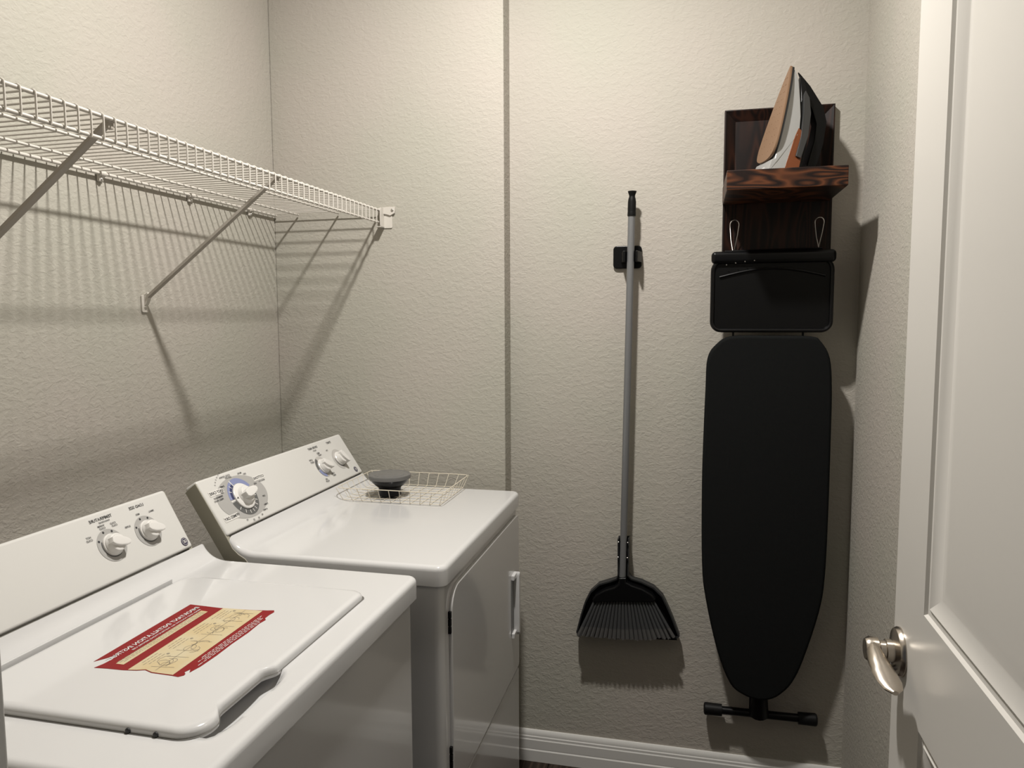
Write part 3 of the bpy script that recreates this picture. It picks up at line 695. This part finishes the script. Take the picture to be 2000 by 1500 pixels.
br = thing('angle_broom', 'grey-poled broom with dark bristles hanging on the wall', 'broom', (-0.18, PY, 0.45))
obj('pole', B().tube([(polex(0.60), PY, 0.600), (polex(1.715), PY, 1.715)], 0.0102, 20), 'pole_grey', br)
px_ = lambda z: (polex(z), PY, z)
b = B().lathe([(0.0118, 0), (0.0122, 0.004), (0.0118, 0.012), (0.0114, 0.014), (0.0118, 0.016), (0.0116, 0.040), (0.0100, 0.050), (0.0085, 0.054), (0.0085, 0.058), (0.0122, 0.068), (0.0124, 0.0700), (0.006, 0.0712)], px_(1.699), (0.015, 0, 1), 24)
obj('grip', b, 'grip_black', br)
hp = [(-0.1945, 0.640), (-0.1940, 0.622), (-0.208, 0.610), (-0.235, 0.600), (-0.262, 0.582), (-0.272, 0.566), (-0.268, 0.557), (-0.240, 0.562), (-0.180, 0.568), (-0.120, 0.572), (-0.090, 0.574), (-0.086, 0.583), (-0.096, 0.597), (-0.125, 0.612), (-0.155, 0.620), (-0.1715, 0.628), (-0.1725, 0.642)]
obj('head', B().prism(hp, lambda a, c, h: (a, h, c), PY-0.017, PY+0.014, 0.005, seg=3), 'black_gloss', br)
nt = 22
for k in range(nt):
    u = k/(nt-1); xa = -0.262+u*0.168; za = 0.570+u*0.010; xb_ = -0.312+u*0.278; zb_ = 0.4525+0.020*u-0.007*math.sin(math.pi*u)+random.uniform(-0.0015, 0.0015)
    for row, yy in ((0, PY-0.008), (1, PY+0.005)):
        if row and k % 2: continue
        b = B(); n = 8; vs = []; fs = []; L_ = 4
        for i in range(L_+1):
            q_ = i/L_; w_ = 0.0035+0.0035*q_; d_ = 0.003+0.004*q_; cx = xa+(xb_-xa)*q_; cz = za+(zb_-za)*q_
            for j in range(n):
                a = 2*math.pi*j/n; zz = cz+(random.uniform(-0.004, 0.003) if i == L_ else 0)
                vs.append((cx+w_*math.cos(a), yy-0.006*q_+d_*math.sin(a), zz))
        for i in range(L_):
            for j in range(n): fs.append((i*n+j, i*n+(j+1) % n, (i+1)*n+(j+1) % n, (i+1)*n+j))
        m0 = len(fs); b.add(vs, fs); b.f.append(tuple(L_*n+j for j in range(n))); b.mi.append(0)
        for i in range((L_-1)*n, L_*n+1): b.mi[i] = 1
        obj('bristle_tuft', b, ['bristle', 'bristle_tip'], br)
dp = thing('dustpan', 'black dustpan clipped to the pole behind the broom bristles', 'dustpan', (-0.17, 2.21, 0.45))
po = [(-0.1995, 0.755), (-0.1985, 0.645), (-0.203, 0.630), (-0.222, 0.622), (-0.256, 0.609), (-0.282, 0.583), (-0.298, 0.550), (-0.310, 0.510), (-0.324, 0.452), (-0.317, 0.446)]
pr_ = [(-0.024, 0.462), (-0.015, 0.469), (-0.036, 0.524), (-0.052, 0.560), (-0.066, 0.588), (-0.092, 0.612), (-0.128, 0.627), (-0.158, 0.634), (-0.167, 0.646), (-0.1655, 0.757)]
outline = po+pr_
b = B(); b.prism(outline, lambda a, c, h: (a, h, c), 2.2150, 2.2185)
pan = obj('pan', b, 'black_plastic', dp)
rm = B()
path = outline[:]  # raised wall around all sides but the lip
n_ = len(path); vs = []; fs = []
cen = (-0.178, 0.55)
for i, (a, c) in enumerate(path):
    p_, q_ = path[max(0, i-1)], path[min(n_-1, i+1)]; tx, tz = q_[0]-p_[0], q_[1]-p_[1]; l_ = math.hypot(tx, tz) or 1; nx_, nz_ = -tz/l_, tx/l_
    dep = 2.192 if c < 0.64 else 2.182
    w2 = 0.0045 if c < 0.64 else 0.0035
    vs += [(a, 2.2185, c), (a, dep, c), (a+nx_*w2, dep, c+nz_*w2), (a+nx_*w2, 2.2185, c+nz_*w2)]
for i in range(n_-1):
    if i == len(po)-1: continue
    for j in range(4): fs.append((i*4+j, i*4+(j+1) % 4, (i+1)*4+(j+1) % 4, (i+1)*4+j))
for i in (0, len(po)-1, len(po), n_-1): fs.append(tuple(i*4+j for j in range(4)))
rm.add(vs, fs); obj('rim', rm, 'pan_grey', dp)
obj('rubber_lip', B().prism([(-0.322, 0.4485), (-0.024, 0.4640), (-0.022, 0.4580), (-0.320, 0.4440)], lambda a, c, h: (a, h, c), 2.190, 2.2185), 'black_plastic', dp)
for z in (0.748, 0.702):
    for s in (-1, 1): obj('clip_stud', B().lathe([(0.002, 0), (0.002, 0.002), (0.001, 0.003)], (polex(z)+s*0.0135, 2.177, z), (0, -1, 0), 10), 'steel', dp)

# ------------------------------------------------------------------ wooden rack with hooks
RKX0, RKX1, RKZ0, RKZ1 = 0.084, 0.3705, 1.555, 1.983
rk = thing('wall_rack', 'dark-stained wooden wall rack with a thick shelf and two wire hooks', 'rack', (0.227, YB, RKZ0))
b = B(); yf = YB-0.020; ys_ = YB-0.0005; iw = 0.030
def ring(x0, x1, z0, z1, y): return [(x0, y, z0), (x1, y, z0), (x1, y, z1), (x0, y, z1)]
rg = [ring(RKX0, RKX1, RKZ0, RKZ1, ys_), ring(RKX0, RKX1, RKZ0, RKZ1, yf), ring(RKX0+0.003, RKX1-0.003, RKZ0+0.003, RKZ1-0.003, yf-0.001), ring(RKX0+iw, RKX1-iw, RKZ0+iw, RKZ1-iw, yf+0.013)]
vs = [p for r in rg for p in r]; fs = []
for k in range(3):
    for q_ in range(4): fs.append((k*4+q_, k*4+(q_+1) % 4, (k+1)*4+(q_+1) % 4, (k+1)*4+q_))
fs += [(12, 13, 14, 15), (0, 1, 2, 3)]
obj('back_panel', b.add(vs, fs), 'rack_wood', rk, ang=10)
obj('shelf_board', B().box(0.0820, 0.3640, 1.966, yf-0.0005, 1.7255, 1.7740, 0.0025, 2), 'shelf_wood', rk)
for hx in (0.1155, 0.3375):
    pts = [(hx+0.002, 2.2175, 1.600), (hx+0.009, 2.208, 1.640), (hx+0.0118, 2.2015, 1.665)]
    for k in range(9):
        a = math.pi*k/8; pts.append((hx+0.0118*math.cos(a), 2.2, 1.668+0.0125*math.sin(a)))
    pts += [(hx-0.0112, 2.199, 1.655), (hx-0.0095, 2.185, 1.625), (hx-0.005, 2.165, 1.592), (hx-0.003, 2.155, 1.570)]
    obj('wire_hook', B().tube(pts, 0.0014, 8), 'steel', rk)

# ------------------------------------------------------------------ ironing board hanging on the rack
ib = thing('ironing_board', 'ironing board in a charcoal cover hanging below the wooden rack', 'ironing board', (0.215, 2.17, 0.25))
BO = [(0.1126, 1.3590), (0.0723, 1.3369), (0.0484, 1.2970), (0.0445, 1.2113), (0.0414, 1.0815), (0.0398, 0.9355), (0.0439, 0.7136), (0.0557, 0.6095), (0.0897, 0.4614), (0.1269, 0.3664), (0.1627, 0.3355), (0.2048, 0.3238), (0.2392, 0.3294), (0.2662, 0.3477), (0.2964, 0.3857), (0.3241, 0.4558), (0.3601, 0.5919), (0.3728, 0.6946), (0.3761, 0.8812), (0.3758, 1.0925), (0.3744, 1.2174), (0.3667, 1.2999), (0.3435, 1.3436), (0.3173, 1.3586), (0.215, 1.3605)]
bo = smooth_closed(BO, 4)
obj('padded_cover', B().prism(bo, lambda a, c, h: (a, h, c), 2.1400, 2.1680, 0.009, seg=4), 'board_cover', ib)
rest = B(); rest.prism(rounded(0.0540, 0.3690, 1.3705, 1.5720, (0.026, 0.026, 0.036, 0.036), 7), lambda a, c, h: (a, h, c), 2.1460, 2.1660, 0.004, seg=3)
ir = obj('iron_rest', rest, 'black_plastic', ib)
fr = B(); out = rounded(0.0580, 0.3650, 1.3745, 1.5660, (0.024, 0.024, 0.030, 0.030), 7)
fr.tube([(a, 2.1445, c) for a, c in out], 0.0055, 8, closed=True); obj('raised_border', fr, 'black_gloss', ir)
tb = B(); tb.box(0.0535, 0.3735, 2.1335, 2.1650, 1.5560, 1.5895, 0.011, 4); obj('end_bar', tb, 'black_gloss', ir)
# arched inner tray edge; steel dots added as glints of small holes
ar = [(0.0760+0.272*k/20, 2.1435, 1.5200+0.022*math.sin(math.pi*k/20)) for k in range(21)]
obj('tray_ridge', B().tube(ar, 0.0028, 8), 'black_gloss', ir)
for k, (a, c) in enumerate(((0.0975, 1.5545), (0.1215, 1.5590), (0.1455, 1.5625), (0.1700, 1.5650))):
    obj('hole_glint', B().lathe([(0.0016, 0), (0.0016, 0.0012), (0.0008, 0.002)], (a-0.004, 2.1340, c-0.002), (0, -1, 0), 10), 'steel', ir)
for x in (0.1155, 0.2975): obj('support_wire', B().tube([(x, 2.156, 1.300), (x, 2.156, 1.400)], 0.003, 8), 'black_plastic', ib)
obj('hanging_rail', B().tube([(0.09, 2.159, 1.5905), (0.34, 2.159, 1.5935)], 0.003, 8), 'black_gloss', ib)
f0, f1 = Vector((0.0580, 2.204, 0.2505)), Vector((0.3755, 2.204, 0.2535))
dv = f1-f0
lg = obj('leg_bar', B().tube([f0+dv*0.02, f1-dv*0.02], 0.0118, 18), 'black_gloss', ib)
for a, c in ((0.0, 0.165), (1.0, 0.835)):
    pts = [f0+dv*(a+(c-a)*k) for k in (0, 0.02, 0.06, 0.12, 1.0)]
    obj('rubber_cap', B().tube(pts, [0.010, 0.0145, 0.0172, 0.0180, 0.0172], 18), 'grip_black', lg)
obj('leg_neck', B().tube([(0.2135, 2.172, 0.355), (0.2135, 2.186, 0.300), (0.2135, 2.200, 0.256)], [0.018, 0.024, 0.028], 16), 'black_plastic', ib)
for x in (0.195, 0.228): obj('leg_tube', B().tube([(x, 2.196, 0.270), (x, 2.188, 1.250)], 0.009, 12), 'black_plastic', ib)

# ------------------------------------------------------------------ steam iron standing on the rack shelf
io = Vector((0.165, 2.070, 1.7743))
irn = thing('steam_iron', 'silver steam iron standing on its heel with a copper soleplate', 'iron', io)
az = math.radians(-72)                       # soleplate width direction, seen from above
Wd = Vector((math.cos(az), math.sin(az), 0)); Nn = Vector((-math.sin(az), math.cos(az), 0))   # Nn points away from the sole, towards the handle
lean = math.radians(15.5)
Up = Vector((0, 0, 1))*math.cos(lean)+Nn*math.sin(lean); Dn = Nn*math.cos(lean)-Vector((0, 0, 1))*math.sin(lean)
def ip(wc, uc, vc): return io+Wd*wc+Dn*uc+Up*vc
so_ = [(0.0, 0.290), (0.005, 0.281), (0.019, 0.244), (0.034, 0.192), (0.046, 0.137), (0.0525, 0.092), (0.052, 0.066), (0.044, 0.048), (0.024, 0.039), (0.0, 0.037)]
so_full = so_+[(-a, c) for a, c in reversed(so_[1:-1])]
sole_o = smooth_closed(so_full, 3)
obj('soleplate', B().prism(sole_o, lambda a, c, h: ip(a, h, c), 0.000, 0.007, 0.002), 'soleplate', irn)
hb = B()
for k in range(11):
    v_ = 0.062+k*0.0195
    wmax = 0.046*(1-max(0, (v_-0.08))/0.22)
    for s in (-0.75, -0.38, 0.38, 0.75): hb.lathe([(0.0012, 0.0), (0.0012, 0.0006)], ip(s*wmax, 0.0, v_), -Dn, 8)
obj('steam_holes', hb, 'sole_hole', irn)['kind'] = 'stuff'
obj('heat_skirt', B().prism([(a*0.965, c*0.99+0.002) for a, c in sole_o], lambda a, c, h: ip(a, h, c), 0.007, 0.012), 'dark_gap', irn)
# shell: loft of plan outlines getting narrower away from the sole
def loft(levels, name, m, par):
    """levels: (u, heel v, tip v, half width)"""
    b = B(); n = 28; vs = []; fs = []
    for u, v0, v1, hw in levels:
        for k in range(n):
            a = 2*math.pi*k/n; ca_, sa_ = math.cos(a), math.sin(a)
            tt = (1-ca_)/2                                  # 0 heel .. 1 tip
            v_ = v0+(v1-v0)*tt
            ww = hw*(math.sin(math.pi*tt**0.62) if 0 < tt < 1 else 0)
            if tt < 0.18: ww = hw*min(1, 0.55+tt*2.5)*(1 if tt > 0.0001 else 0)
            vs.append(ip(ww*(1 if sa_ >= 0 else -1), u, v_))
    for i in range(len(levels)-1):
        for k in range(n): fs.append((i*n+k, i*n+(k+1) % n, (i+1)*n+(k+1) % n, (i+1)*n+k))
    fs += [tuple(range(n)), tuple((len(levels)-1)*n+k for k in range(n))]
    return obj(name, b.add(vs, fs), m, par, ang=45)
sh = B()
def side_prof(pts, w0, w1, name, m, bev=0.004):
    """solid with a side outline (u, v), half width tapering towards the tip"""
    b = B(); n = len(pts); vs = []
    for s in (-1, 1):
        for u, v_ in pts:
            q_ = min(1, max(0, v_/0.290)); ww = w0*(1-max(0, q_-0.20)/0.80)**0.85+w1
            vs.append(ip(s*ww, u, v_))
    fs = [tuple(range(n)), tuple(range(2*n-1, n-1, -1))]+[(i, (i+1) % n, n+(i+1) % n, n+i) for i in range(n)]
    b.add(vs, fs)
    bm = bmesh.new(); vv = [bm.verts.new(p) for p in b.v]
    for f in b.f: bm.faces.new([vv[i] for i in f])
    bmesh.ops.recalc_face_normals(bm, faces=bm.faces)
    ed = [e for e in bm.edges if e.calc_face_angle(0) > 0.7]
    if bev: bmesh.ops.bevel(bm, geom=ed, offset=bev, segments=2, profile=0.5, affect='EDGES', clamp_overlap=True)
    return obj(name, B().bm(bm), m, irn)
def vz(u): return u*math.tan(lean)+0.0008      # heel plane = shelf top
shell = [(0.0115, 0.041), (0.004, 0.036), (0.002, vz(0.002)), (0.062, vz(0.062)), (0.060, 0.120), (0.054, 0.165), (0.044, 0.205), (0.030, 0.255), (0.014, 0.284), (0.0115, 0.270)]
side_prof(shell, 0.047, 0.002, 'shell', 'iron_silver', 0.003)
tank = [(0.042, vz(0.042)), (0.080, vz(0.080)), (0.078, 0.095), (0.068, 0.128), (0.054, 0.135), (0.049, 0.110)]
side_prof(tank, 0.0480, 0.002, 'water_tank', 'iron_tank', 0.002)
band = [(0.062, 0.060), (0.076, 0.058), (0.083, 0.120), (0.078, 0.180), (0.066, 0.220), (0.052, 0.236), (0.049, 0.222), (0.058, 0.175), (0.064, 0.115)]
side_prof(band, 0.0492, 0.003, 'side_band', 'iron_band', 0.002)
# handle: closed loop grip over the tank
hnd = [(0.048, 0.225), (0.040, 0.262), (0.024, 0.2800), (0.064, 0.2540), (0.112, 0.212), (0.130, 0.178), (0.136, 0.120), (0.134, 0.070), (0.122, vz(0.122)+0.002), (0.084, vz(0.084)), (0.082, 0.050), (0.108, 0.055), (0.110, 0.120), (0.104, 0.165), (0.084, 0.196), (0.068, 0.215)]
side_prof(hnd, 0.020, 0.004, 'handle', 'black_plastic', 0.004)
body2 = [(0.056, vz(0.056)+0.002), (0.092, vz(0.092)), (0.090, 0.070), (0.086, 0.160), (0.068, 0.220), (0.042, 0.268), (0.032, 0.270), (0.047, 0.210)]
side_prof(body2, 0.034, 0.003, 'upper_body', 'black_gloss', 0.003)
ls = B()
def heel(a, c): return ip(a, 0.0034+vz(0)*0, c)
obj('rating_label', B().prism([(-0.034, 0.008), (0.020, 0.008), (0.020, 0.020), (-0.034, 0.016)], lambda a, c, h: ip(a, h, c), 0.0010, 0.0045), 'paper_white', irn, smooth=False)
